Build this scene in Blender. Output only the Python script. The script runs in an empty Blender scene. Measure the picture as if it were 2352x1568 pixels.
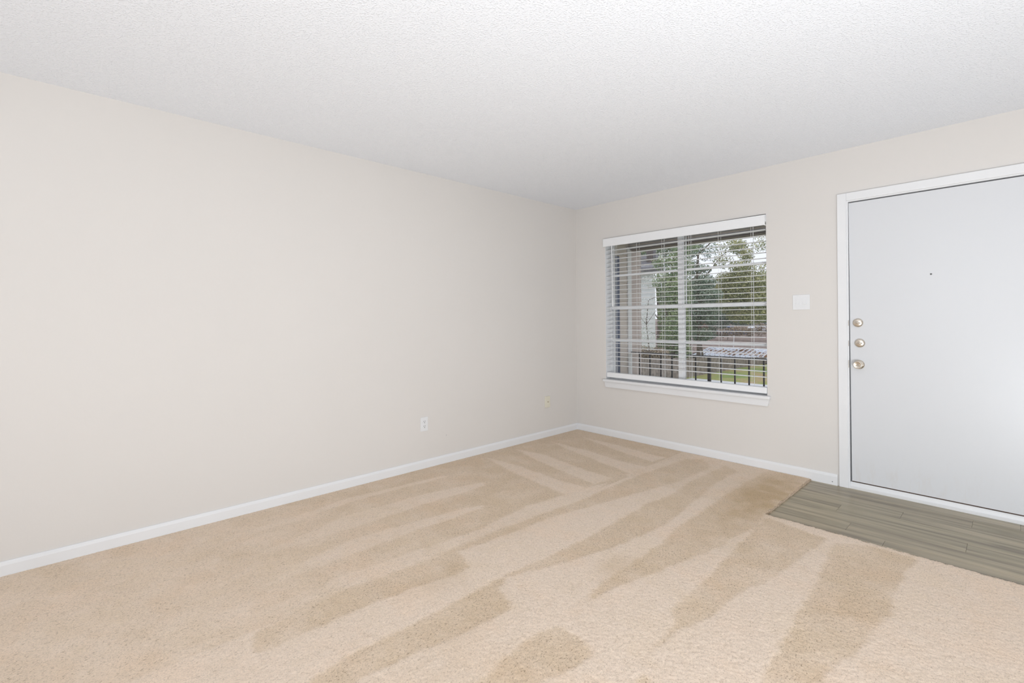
import bpy, bmesh, math, random
import numpy as np
from mathutils import Matrix, Vector

rng = np.random.default_rng(7)
random.seed(7)
scn = bpy.context.scene
COL = scn.collection

# ------------------------------------------------------------------ camera
cam_d = bpy.data.cameras.new('camera')
cam = bpy.data.objects.new('camera', cam_d)
COL.objects.link(cam)
cam_d.sensor_fit = 'HORIZONTAL'
cam_d.sensor_width = 36.0
cam_d.lens = 1077.7 / 2352 * 36.0
cam_d.shift_y = (732.87 - 784.0) / 2352
cam_d.clip_start, cam_d.clip_end = 0.05, 400
_yaw, _pitch, _roll = 0.8233, 0.0017, -0.0074
_f = Vector((-math.sin(_yaw) * math.cos(_pitch), math.cos(_yaw) * math.cos(_pitch), math.sin(_pitch)))
_r = Vector((math.cos(_yaw), math.sin(_yaw), 0))
_u = _r.cross(_f)
_r2 = _r * math.cos(_roll) + _u * math.sin(_roll)
_u2 = -_r * math.sin(_roll) + _u * math.cos(_roll)
_m = Matrix((_r2, _u2, -_f)).transposed().to_4x4()
_m.translation = Vector((3.3354, -4.067, 1.2246))
cam.matrix_world = _m
scn.camera = cam

# ------------------------------------------------------------------ view, sky, lights
vs = scn.view_settings
scn.display_settings.display_device = 'sRGB'
vs.view_transform = 'Standard'
vs.look = 'None'
vs.exposure = 0.16
vs.gamma = 1.0
vs.use_curve_mapping = False

world = bpy.data.worlds.new('overcast_sky')
scn.world = world
world.use_nodes = True
wb = world.node_tree.nodes['Background']
wb.inputs[0].default_value = (0.86, 0.91, 1.0, 1)
wb.inputs[1].default_value = 1.08


def area(name, loc, target, sx, sy, power, color=(1, 1, 1), spread=180):
    d = bpy.data.lights.new(name, 'AREA')
    d.shape = 'RECTANGLE'
    d.size, d.size_y, d.energy, d.color = sx, sy, power, color
    d.spread = math.radians(spread)
    o = bpy.data.objects.new(name, d)
    COL.objects.link(o)
    o.location = loc
    o.rotation_euler = (Vector(target) - Vector(loc)).to_track_quat('-Z', 'Y').to_euler()
    return o


# photographer's flash bounced off the white ceiling behind the camera, two unseen fill lamps added to even the light, and the
# daylight of the glass door at the room's other end
area('ceiling_bounce_fill', (3.3, -6.0, 0.3), (3.3, -5.6, 2.44), 0.9, 0.9, 31, (0.905, 0.97, 1.02))
area('ceiling_bounce_fill', (3.95, -3.75, 0.2), (1.9, -1.5, 2.44), 0.6, 0.6, 64, (0.905, 0.97, 1.02))  # added fill lamp beside the camera, out of view, brightens the ceiling
area('ceiling_bounce_fill', (4.8, -1.7, 0.2), (3.4, -1.5, 2.44), 0.6, 0.6, 5, (0.905, 0.97, 1.02))  # added weak fill lamp, out of view, lifts the far end
area('rear_glass_door_light', (3.0, -7.42, 1.75), (3.0, 0, 1.6), 1.3, 1.1, 25, (0.89, 0.965, 1.02))

# ------------------------------------------------------------------ materials


def new_mat(name):
    m = bpy.data.materials.new(name)
    m.use_nodes = True
    nt = m.node_tree
    b = nt.nodes['Principled BSDF']
    return m, nt, b


def N(nt, t, **kw):
    n = nt.nodes.new(t)
    for k, v in kw.items():
        setattr(n, k, v)
    return n


def L(nt, a, b):
    nt.links.new(a, b)


def coords(nt, scale=(1, 1, 1), rot=(0, 0, 0)):
    tc = N(nt, 'ShaderNodeTexCoord')
    mp = N(nt, 'ShaderNodeMapping')
    mp.inputs['Scale'].default_value = scale
    mp.inputs['Rotation'].default_value = rot
    L(nt, tc.outputs['Object'], mp.inputs['Vector'])
    return mp.outputs['Vector']


def noise(nt, vec, scale, detail=2.0, rough=0.5, dist=0.0):
    n = N(nt, 'ShaderNodeTexNoise')
    n.inputs['Scale'].default_value = scale
    n.inputs['Detail'].default_value = detail
    n.inputs['Roughness'].default_value = rough
    n.inputs['Distortion'].default_value = dist
    if vec is not None:
        L(nt, vec, n.inputs['Vector'])
    return n.outputs['Fac']


def ramp(nt, fac, stops):
    r = N(nt, 'ShaderNodeValToRGB')
    el = r.color_ramp.elements
    while len(el) < len(stops):
        el.new(0.5)
    for e, (p, c) in zip(el, stops):
        e.position = p
        e.color = (c[0], c[1], c[2], 1) if isinstance(c, (tuple, list)) else (c, c, c, 1)
    L(nt, fac, r.inputs['Fac'])
    return r.outputs['Color']


def mix(nt, fac, a, b, blend='MIX'):
    n = N(nt, 'ShaderNodeMix', data_type='RGBA', blend_type=blend)
    for sock, v in ((n.inputs[0], fac), (n.inputs[6], a), (n.inputs[7], b)):
        if isinstance(v, (int, float)):
            sock.default_value = v
        elif isinstance(v, (tuple, list)):
            sock.default_value = (v[0], v[1], v[2], 1)
        else:
            L(nt, v, sock)
    return n.outputs[2]


def bump(nt, b, height, strength, dist):
    n = N(nt, 'ShaderNodeBump')
    n.inputs['Strength'].default_value = strength
    n.inputs['Distance'].default_value = dist
    L(nt, height, n.inputs['Height'])
    L(nt, n.outputs['Normal'], b.inputs['Normal'])


def simple(name, color, rough=0.5, metal=0.0, nscale=0, nvar=0.06, bscale=0, bstr=0.1, bdist=0.002, spec=0.5):
    """plain procedural material: colour with a little noise variation, optional fine bump"""
    m, nt, b = new_mat(name)
    b.inputs['Roughness'].default_value = rough
    b.inputs['Metallic'].default_value = metal
    b.inputs['Specular IOR Level'].default_value = spec
    v = coords(nt)
    f = noise(nt, v, nscale or 6, 3)
    lo = [c * (1 - nvar) for c in color]
    hi = [min(1, c * (1 + nvar)) for c in color]
    L(nt, ramp(nt, f, [(0.3, lo), (0.7, hi)]), b.inputs['Base Color'])
    if bscale:
        bump(nt, b, noise(nt, v, bscale, 2), bstr, bdist)
    return m


M = {}
M['wall'] = simple('painted_wall', (0.75, 0.715, 0.684), 0.85, nscale=0.8, nvar=0.012, bscale=55, bstr=0.12, bdist=0.002, spec=0.25)
M['white_trim'] = simple('white_trim_paint', (0.83, 0.828, 0.838), 0.42, nscale=3, nvar=0.015, bscale=60, bstr=0.05, bdist=0.001)
M['white_plastic'] = simple('white_plastic', (0.82, 0.82, 0.83), 0.35, nscale=20, nvar=0.01)
M['cream_plastic'] = simple('cream_plastic', (0.78, 0.74, 0.62), 0.4, nscale=20, nvar=0.02)
M['blind_white'] = simple('white_faux_wood', (0.90, 0.90, 0.91), 0.4, nscale=4, nvar=0.015, bscale=90, bstr=0.04, bdist=0.0006)
M['vinyl'] = simple('white_vinyl', (0.89, 0.89, 0.90), 0.4, nscale=5, nvar=0.02)
M['cord'] = simple('white_cord', (0.82, 0.82, 0.82), 0.8, nscale=300, nvar=0.08)
M['wand'] = simple('clear_white_wand', (0.86, 0.87, 0.88), 0.25, nscale=50, nvar=0.02)
M['nickel'] = simple('satin_nickel', (0.70, 0.64, 0.56), 0.26, 1.0, nscale=60, nvar=0.05)
M['dark_gap'] = simple('door_gap_shade', (0.06, 0.058, 0.055), 0.8, nscale=40, nvar=0.2)  # near-black: shade of the recess behind the door put into the colour
M['slot'] = simple('dark_slot', (0.16, 0.16, 0.16), 0.7, nscale=80, nvar=0.1)
M['bronze_gap'] = simple('brown_door_sweep', (0.10, 0.065, 0.05), 0.7, nscale=30, nvar=0.2)
M['scuff'] = simple('paint_chip', (0.55, 0.54, 0.53), 0.8, nscale=300, nvar=0.2)

# ceiling: sprayed texture, blobs about a centimetre across
m, nt, b = new_mat('sprayed_ceiling')
b.inputs['Base Color'].default_value = (0.80, 0.805, 0.825, 1)
b.inputs['Roughness'].default_value = 0.6
b.inputs['Specular IOR Level'].default_value = 0.5
v = coords(nt)
n1 = noise(nt, v, 120, 2, 0.5, 0.0)
n2 = noise(nt, v, 260, 2, 0.5)
a1 = ramp(nt, n1, [(0.50, 0.0), (0.68, 1.0)])
h = mix(nt, 0.2, a1, n2)
L(nt, ramp(nt, n1, [(0.3, (0.875, 0.897, 0.945)), (0.65, (0.905, 0.925, 0.975))]), b.inputs['Base Color'])
bump(nt, b, h, 0.6, 0.004)
M['ceiling'] = m

# carpet: beige cut pile; the 'lean' attribute says which way the vacuum laid the pile, 'soil' where it is stained
m, nt, b = new_mat('beige_cut_pile')
b.inputs['Roughness'].default_value = 0.95
b.inputs['Specular IOR Level'].default_value = 0.1
b.inputs['Sheen Weight'].default_value = 0.15
b.inputs['Sheen Roughness'].default_value = 0.5
v = coords(nt)
at = N(nt, 'ShaderNodeAttribute', attribute_name='lean')
st = N(nt, 'ShaderNodeAttribute', attribute_name='soil')
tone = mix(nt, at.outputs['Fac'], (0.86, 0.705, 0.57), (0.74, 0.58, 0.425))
yl = ramp(nt, noise(nt, v, 3.2, 4, 0.6), [(0.35, (1.015, 0.99, 0.965)), (0.5, (1, 1, 1)), (0.68, (0.99, 0.98, 0.95))])
tone = mix(nt, 1.0, tone, yl, 'MULTIPLY')
tone = mix(nt, st.outputs['Fac'], tone, (0.54, 0.375, 0.20))
fine = ramp(nt, noise(nt, v, 210, 3, 0.65), [(0.3, 0.80), (0.5, 1.0), (0.7, 1.10)])
tone = mix(nt, 1.0, tone, fine, 'MULTIPLY')
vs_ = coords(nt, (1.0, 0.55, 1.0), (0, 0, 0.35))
fl = ramp(nt, noise(nt, vs_, 185, 2, 0.6, 0.6), [(0.35, 1.0), (0.40, 0.0)])  # dark flecks: shade between tufts put into the pile colour
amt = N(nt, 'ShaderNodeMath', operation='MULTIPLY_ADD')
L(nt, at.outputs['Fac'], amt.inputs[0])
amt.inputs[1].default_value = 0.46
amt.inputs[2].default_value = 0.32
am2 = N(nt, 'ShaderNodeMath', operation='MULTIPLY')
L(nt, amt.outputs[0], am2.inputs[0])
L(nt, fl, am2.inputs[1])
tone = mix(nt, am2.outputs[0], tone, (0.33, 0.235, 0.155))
L(nt, tone, b.inputs['Base Color'])
bump(nt, b, noise(nt, v, 260, 2, 0.6), 0.18, 0.002)
M['carpet'] = m

# grey-brown wood-look planks, grain along X, a different shift per plank
m, nt, b = new_mat('grey_wood_plank')
b.inputs['Roughness'].default_value = 0.28
b.inputs['Specular IOR Level'].default_value = 0.45
oi = N(nt, 'ShaderNodeObjectInfo')
tc = N(nt, 'ShaderNodeTexCoord')
ad = N(nt, 'ShaderNodeVectorMath', operation='ADD')
sc_ = N(nt, 'ShaderNodeVectorMath', operation='SCALE')
sc_.inputs['Scale'].default_value = 40.0
cmb = N(nt, 'ShaderNodeCombineXYZ')
L(nt, oi.outputs['Random'], cmb.inputs[0])
L(nt, oi.outputs['Random'], cmb.inputs[1])
L(nt, cmb.outputs[0], sc_.inputs[0])
L(nt, tc.outputs['Object'], ad.inputs[0])
L(nt, sc_.outputs[0], ad.inputs[1])
mp = N(nt, 'ShaderNodeMapping')
mp.inputs['Scale'].default_value = (0.8, 12, 1)
L(nt, ad.outputs[0], mp.inputs['Vector'])
g1 = noise(nt, mp.outputs['Vector'], 1.7, 4, 0.55, 0.5)
mp2 = N(nt, 'ShaderNodeMapping')
mp2.inputs['Scale'].default_value = (2.0, 60, 1)
L(nt, ad.outputs[0], mp2.inputs['Vector'])
g2 = noise(nt, mp2.outputs['Vector'], 1.5, 3, 0.6)
c1 = ramp(nt, g1, [(0.32, (0.20, 0.165, 0.112)), (0.48, (0.34, 0.29, 0.198)), (0.68, (0.47, 0.40, 0.275))])
c2 = ramp(nt, g2, [(0.3, 0.88), (0.7, 1.08)])
c3 = mix(nt, 1.0, c1, c2, 'MULTIPLY')
c4 = ramp(nt, oi.outputs['Random'], [(0.0, (0.93, 0.93, 0.90)), (1.0, (1.07, 1.05, 1.05))])
L(nt, mix(nt, 1.0, c3, c4, 'MULTIPLY'), b.inputs['Base Color'])
bump(nt, b, g2, 0.12, 0.001)
M['plank'] = m

# entrance door: white semi-gloss paint, faint grime low on the latch side
m, nt, b = new_mat('white_door_paint')
b.inputs['Roughness'].default_value = 0.33
b.inputs['Specular IOR Level'].default_value = 0.45
v = coords(nt)
sx = N(nt, 'ShaderNodeSeparateXYZ')
L(nt, v, sx.inputs[0])
low = N(nt, 'ShaderNodeMapRange')
low.inputs['From Min'].default_value, low.inputs['From Max'].default_value = 0.32, 0.07
L(nt, sx.outputs['Z'], low.inputs['Value'])
gr = ramp(nt, noise(nt, coords(nt, (14, 1, 3)), 1.5, 4, 0.7), [(0.52, 0.0), (0.78, 0.35)])
gm = N(nt, 'ShaderNodeMath', operation='MULTIPLY')
L(nt, low.outputs[0], gm.inputs[0])
L(nt, gr, gm.inputs[1])
L(nt, mix(nt, gm.outputs[0], (0.71, 0.716, 0.737), (0.62, 0.55, 0.47)), b.inputs['Base Color'])
bump(nt, b, noise(nt, coords(nt, (1, 1, 0.35)), 30, 2), 0.06, 0.002)
M['door'] = m

# clear window glass: light passes, a weak mirror on top
m, nt, b = new_mat('window_glass')
nt.nodes.remove(b)
tr = N(nt, 'ShaderNodeBsdfTransparent')
tr.inputs[0].default_value = (0.97, 0.965, 0.97, 1)
gl = N(nt, 'ShaderNodeBsdfGlossy')
gl.inputs['Roughness'].default_value = 0.02
fr = N(nt, 'ShaderNodeFresnel')
fr.inputs[0].default_value = 1.45
ms = N(nt, 'ShaderNodeMixShader')
L(nt, fr.outputs[0], ms.inputs[0])
L(nt, tr.outputs[0], ms.inputs[1])
L(nt, gl.outputs[0], ms.inputs[2])
L(nt, ms.outputs[0], nt.nodes['Material Output'].inputs['Surface'])
M['glass'] = m

# outdoors
M['siding'] = simple('beige_lap_siding', (0.68, 0.605, 0.545), 0.7, nscale=5, nvar=0.06, bscale=40, bstr=0.2)
M['siding_pink'] = simple('tan_lap_siding', (0.57, 0.485, 0.45), 0.7, nscale=5, nvar=0.08, bscale=40, bstr=0.2)
M['out_white'] = simple('white_exterior_trim', (0.80, 0.80, 0.80), 0.6, nscale=4, nvar=0.04)
M['navy'] = simple('navy_door_paint', (0.05, 0.075, 0.15), 0.5, nscale=8, nvar=0.15)
M['soffit'] = simple('grey_soffit', (0.55, 0.54, 0.54), 0.8, nscale=6, nvar=0.08)
M['beam'] = simple('grey_beam_paint', (0.66, 0.655, 0.67), 0.7, nscale=6, nvar=0.1)
M['beam_dark'] = simple('brown_beam_edge', (0.17, 0.14, 0.13), 0.8, nscale=9, nvar=0.2)
M['iron'] = simple('black_iron', (0.025, 0.028, 0.032), 0.5, nscale=30, nvar=0.2)
M['concrete'] = simple('pale_concrete', (0.72, 0.72, 0.72), 0.9, nscale=9, nvar=0.1, bscale=90, bstr=0.2)
M['subfloor'] = simple('dark_subfloor', (0.11, 0.095, 0.08), 0.9, nscale=9, nvar=0.1)
M['fence'] = simple('weathered_wood', (0.25, 0.215, 0.18), 0.9, nscale=7, nvar=0.35, bscale=30, bstr=0.3)
M['house'] = simple('white_house_siding', (0.88, 0.89, 0.92), 0.7, nscale=3, nvar=0.03)
M['shingle'] = simple('grey_shingle', (0.17, 0.165, 0.17), 0.9, nscale=14, nvar=0.3, bscale=60, bstr=0.4)
M['brick_dark'] = simple('dark_chimney', (0.13, 0.11, 0.10), 0.9, nscale=18, nvar=0.25)
M['bark'] = simple('tree_bark', (0.16, 0.13, 0.11), 0.95, nscale=14, nvar=0.4, bscale=30, bstr=0.6, bdist=0.02)
M['asphalt'] = simple('asphalt', (0.09, 0.09, 0.095), 0.95, nscale=12, nvar=0.2)
M['tyre'] = simple('tyre_rubber', (0.02, 0.02, 0.02), 0.8, nscale=20, nvar=0.2)
M['car_blue'] = simple('blue_car_paint', (0.12, 0.20, 0.42), 0.25, 0.2, nscale=3, nvar=0.05)
M['car_white'] = simple('white_car_paint', (0.75, 0.78, 0.84), 0.25, 0.0, nscale=3, nvar=0.03)
M['car_glass'] = simple('tinted_car_glass', (0.03, 0.035, 0.045), 0.08, nscale=3, nvar=0.1)
M['leaf_litter'] = simple('leaf_litter', (0.235, 0.175, 0.145), 0.95, nscale=1.6, nvar=0.4)
M['metal_roof'] = simple('galvanised_roof', (0.72, 0.75, 0.80), 0.45, 0.0, nscale=2.2, nvar=0.12)
M['dry_leaves'] = simple('dry_brown_leaves', (0.36, 0.19, 0.09), 0.95, nscale=8, nvar=0.4)

m, nt, b = new_mat('lawn_grass')
b.inputs['Roughness'].default_value = 0.95
v = coords(nt)
gc = ramp(nt, noise(nt, v, 0.55, 4, 0.6, 0.5), [(0.36, (0.24, 0.33, 0.085)), (0.50, (0.37, 0.40, 0.12)), (0.62, (0.50, 0.37, 0.19))])
gd = ramp(nt, noise(nt, v, 18, 3, 0.7), [(0.3, 0.7), (0.7, 1.2)])
L(nt, mix(nt, 1.0, gc, gd, 'MULTIPLY'), b.inputs['Base Color'])
bump(nt, b, noise(nt, v, 40, 2), 0.5, 0.03)
M['lawn'] = m


def leaf_mat(name, c_lo, c_hi):
    m, nt, b = new_mat(name)
    b.inputs['Roughness'].default_value = 0.6
    at = N(nt, 'ShaderNodeAttribute', attribute_name='tint')
    L(nt, mix(nt, at.outputs['Fac'], c_lo, c_hi), b.inputs['Base Color'])
    try:
        b.inputs['Transmission Weight'].default_value = 0.0
    except KeyError:
        pass
    return m


M['leaf_green'] = leaf_mat('deep_green_leaf', (0.17, 0.25, 0.14), (0.46, 0.53, 0.28))
M['leaf_olive'] = leaf_mat('olive_leaf', (0.25, 0.29, 0.15), (0.66, 0.62, 0.32))
M['leaf_dark'] = leaf_mat('blue_green_leaf', (0.15, 0.22, 0.17), (0.40, 0.47, 0.35))
M['leaf_brown'] = leaf_mat('brown_bush_leaf', (0.24, 0.20, 0.15), (0.52, 0.42, 0.30))
M['leaf_red'] = leaf_mat('russet_leaf', (0.24, 0.13, 0.12), (0.45, 0.26, 0.23))
M['leaf_pale'] = leaf_mat('pale_blossom', (0.55, 0.57, 0.52), (0.85, 0.86, 0.85))

# ------------------------------------------------------------------ building helpers


class MB:
    """collects shapes and links them as ONE mesh object"""

    def __init__(self):
        self.bm = bmesh.new()

    def box(self, x0, x1, y0, y1, z0, z1, bev=0.0, seg=1):
        tmp = bmesh.new()
        bmesh.ops.create_cube(tmp, size=1)
        for v in tmp.verts:
            v.co = Vector(((x0 + x1) / 2 + v.co.x * (x1 - x0), (y0 + y1) / 2 + v.co.y * (y1 - y0), (z0 + z1) / 2 + v.co.z * (z1 - z0)))
        if bev:
            bmesh.ops.bevel(tmp, geom=list(tmp.edges), offset=bev, segments=seg, affect='EDGES', profile=0.5)
        self.add(tmp)
        return self

    def add(self, tmp, mat=None):
        if mat is not None:
            bmesh.ops.transform(tmp, matrix=mat, verts=tmp.verts)
        me = bpy.data.meshes.new('t')
        tmp.to_mesh(me)
        tmp.free()
        self.bm.from_mesh(me)
        bpy.data.meshes.remove(me)

    def prism(self, pts, axis, a, b):
        """closed outline pts (two coordinates) pushed along axis from a to b"""
        def put(p, t):
            return {'x': (t, p[0], p[1]), 'y': (p[0], t, p[1]), 'z': (p[0], p[1], t)}[axis]
        v0 = [self.bm.verts.new(put(p, a)) for p in pts]
        v1 = [self.bm.verts.new(put(p, b)) for p in pts]
        self.bm.faces.new(v0)
        self.bm.faces.new(list(reversed(v1)))
        n = len(pts)
        for i in range(n):
            self.bm.faces.new((v0[i], v1[i], v1[(i + 1) % n], v0[(i + 1) % n]))
        return self

    def tube(self, p, q, r, seg=8, r2=None):
        p, q = Vector(p), Vector(q)
        tmp = bmesh.new()
        bmesh.ops.create_cone(tmp, cap_ends=True, segments=seg, radius1=r, radius2=r if r2 is None else r2, depth=(q - p).length)
        self.add(tmp, Matrix.Translation((p + q) / 2) @ (q - p).to_track_quat('Z', 'Y').to_matrix().to_4x4())
        return self

    def lathe(self, prof, origin, axis=(0, -1, 0), seg=28):
        """profile of (radius, distance along axis) turned round axis"""
        q = Vector(axis).to_track_quat('Z', 'Y').to_matrix()
        o = Vector(origin)
        rings = []
        for r, d in prof:
            if r < 1e-6:
                rings.append([self.bm.verts.new(o + q @ Vector((0, 0, d)))])
            else:
                rings.append([self.bm.verts.new(o + q @ Vector((r * math.cos(2 * math.pi * i / seg), r * math.sin(2 * math.pi * i / seg), d))) for i in range(seg)])
        for A, B in zip(rings, rings[1:]):
            for i in range(seg):
                j = (i + 1) % seg
                if len(A) == 1 and len(B) == 1:
                    continue
                if len(A) == 1:
                    self.bm.faces.new((A[0], B[i], B[j]))
                elif len(B) == 1:
                    self.bm.faces.new((A[i], B[0], A[j]))
                else:
                    self.bm.faces.new((A[i], B[i], B[j], A[j]))
        return self

    def rot(self, angle, axis, center):
        bmesh.ops.rotate(self.bm, cent=center, matrix=Matrix.Rotation(angle, 3, axis), verts=self.bm.verts)
        return self

    def build(self, name, mat, parent=None, smooth=False, **props):
        bmesh.ops.recalc_face_normals(self.bm, faces=self.bm.faces)
        me = bpy.data.meshes.new(name)
        self.bm.to_mesh(me)
        self.bm.free()
        me.materials.append(mat)
        if smooth:
            for p in me.polygons:
                p.use_smooth = True
        return link(name, me, parent, **props)


def link(name, me, parent=None, **props):
    o = bpy.data.objects.new(name, me)
    COL.objects.link(o)
    if parent is not None:
        o.parent = parent
        o.matrix_parent_inverse = WORLD_INV.get(parent.name, Matrix())
    for k, v in props.items():
        o[k] = v
    return o


WORLD_INV = {}


def thing(name, loc, label=None, cat=None, group=None, kind=None, rz=0):
    o = bpy.data.objects.new(name, None)
    COL.objects.link(o)
    o.empty_display_size = 0.1
    o.location = loc
    o.rotation_euler = (0, 0, rz)
    if rz == 0:
        WORLD_INV[o.name] = Matrix.Translation(-Vector(loc))   # parts may then be given in room coordinates
    for k, v in (('label', label), ('category', cat), ('group', group), ('kind', kind)):
        if v:
            o[k] = v
    return o


def copy_part(o, dloc=(0, 0, 0)):
    c = o.copy()
    COL.objects.link(c)
    c.location = Vector(o.location) + Vector(dloc)
    return c


def np_mesh(name, verts, faces, mat, attrs=None, smooth=False):
    """verts (n,3), faces (m,4) or (m,3) arrays"""
    me = bpy.data.meshes.new(name)
    k = faces.shape[1]
    me.vertices.add(len(verts))
    me.vertices.foreach_set('co', verts.astype(np.float32).ravel())
    me.loops.add(faces.size)
    me.loops.foreach_set('vertex_index', faces.astype(np.int32).ravel())
    me.polygons.add(len(faces))
    me.polygons.foreach_set('loop_start', np.arange(0, faces.size, k, dtype=np.int32))
    me.polygons.foreach_set('loop_total', np.full(len(faces), k, dtype=np.int32))
    if smooth:
        me.polygons.foreach_set('use_smooth', np.ones(len(faces), dtype=bool))
    me.update(calc_edges=True)
    for an, av in (attrs or {}).items():
        a = me.attributes.new(an, 'FLOAT', 'POINT')
        a.data.foreach_set('value', av.astype(np.float32))
    me.materials.append(mat)
    return me


# ------------------------------------------------------------------ room shell
H = 2.44
RX, RY = 5.2, -7.5                       # room reaches x = RX and y = RY
OX0, OX1, OZ0, OZ1 = 0.393, 1.962, 0.60, 2.064     # window opening
DX0, DX1, DZ1 = 2.490, 3.452, 2.075      # door opening
CX, CY = 2.265, -0.94                    # inner corner of the wood-look entry

MB().box(-0.2, 0.0, RY, 0.18, 0, H).build('wall_left', M['wall'], kind='structure')
mb = MB()
T = 0.18
mb.box(0.0, OX0, 0, T, 0, H)
mb.box(OX0, OX1, 0, T, 0, OZ0)
mb.box(OX0, OX1, 0, T, OZ1, H)
mb.box(OX1, DX0, 0, T, 0, H)
mb.box(DX0, DX1, 0, T, DZ1, H)
mb.box(DX1, RX + .2, 0, T, 0, H)
wb_ = mb.build('wall_back', M['wall'], kind='structure')
MB().box(RX, RX + .2, RY, 0.0, 0, H).build('wall_right', M['wall'], kind='structure')
MB().box(-.2, RX + .2, RY - .2, RY, 0, H).build('wall_rear', M['wall'], kind='structure')
MB().box(-.2, RX + .2, RY - .2, T, H, H + .1).build('ceiling', M['ceiling'], kind='structure')
floor = MB().box(-.2, RX + .2, RY - .2, T, -.12, -0.004).build('floor', M['subfloor'], kind='structure')

mb = MB()
tmp = mb.bm
d = tmp.verts.new((0.0005, -1.757, .245)), tmp.verts.new((0.0012, -1.751, .235)), tmp.verts.new((0.0005, -1.748, .247)), tmp.verts.new((0.0012, -1.753, .25))
tmp.faces.new((d[0], d[1], d[2]))
tmp.faces.new((d[0], d[2], d[3]))
mb.build('paint_chip', M['scuff'], bpy.data.objects['wall_left'])


def skirting(name, prof_axis, a, b):
    """baseboard: flat face with a thinner rounded top"""
    h, t = 0.080, 0.013
    pts = [(0, 0), (t, 0), (t, h - .018), (t - .003, h - .008), (t - .007, h), (0, h)]
    mb = MB()
    if prof_axis == 'y':            # runs along y, against the left wall
        mb.prism(pts, 'y', a, b)
    else:                           # runs along x, against the back wall
        mb.prism([(-p[0], p[1]) for p in pts], 'x', a, b)
    return mb.build(name, M['white_trim'], kind='structure')


skirting('baseboard_left', 'y', RY, -0.0)
bb = skirting('baseboard_back', 'x', 0.0, 2.434)
MB().lathe([(0, .0008), (.0035, .0008), (.0035, 0)], (2.402, -0.0131, 0.0235), (0, -1, 0), 8).build('nail_hole', M['slot'], bb)

# ------------------------------------------------------------------ entry planks
rows = [0.0, -0.125, -0.265, -0.405, -0.545, -0.685, -0.825, -0.965]
joints = [3.337, 3.144, 2.838, 2.542, 3.142, 2.65, 2.832]
PL = 1.22
for i in range(7):
    y1, y0 = rows[i], rows[i + 1]
    y0 = max(y0, CY - 0.02)
    xs = [joints[i] + k * PL for k in range(-2, 4)]
    xs = [CX - 0.02] + [x for x in xs if CX + .02 < x < RX - .02] + [RX]
    for xa, xb in zip(xs, xs[1:]):
        g = 0.0004
        cx, cy = (xa + xb) / 2, (y0 + y1) / 2
        mb = MB().box(xa + g - cx, xb - g - cx, y0 + g - cy, y1 - g - cy, -0.004, 0.0, 0.00045)
        o = mb.build('plank', M['plank'], floor)
        o.location = (cx, cy, random.uniform(-.0002, .0002))

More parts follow.
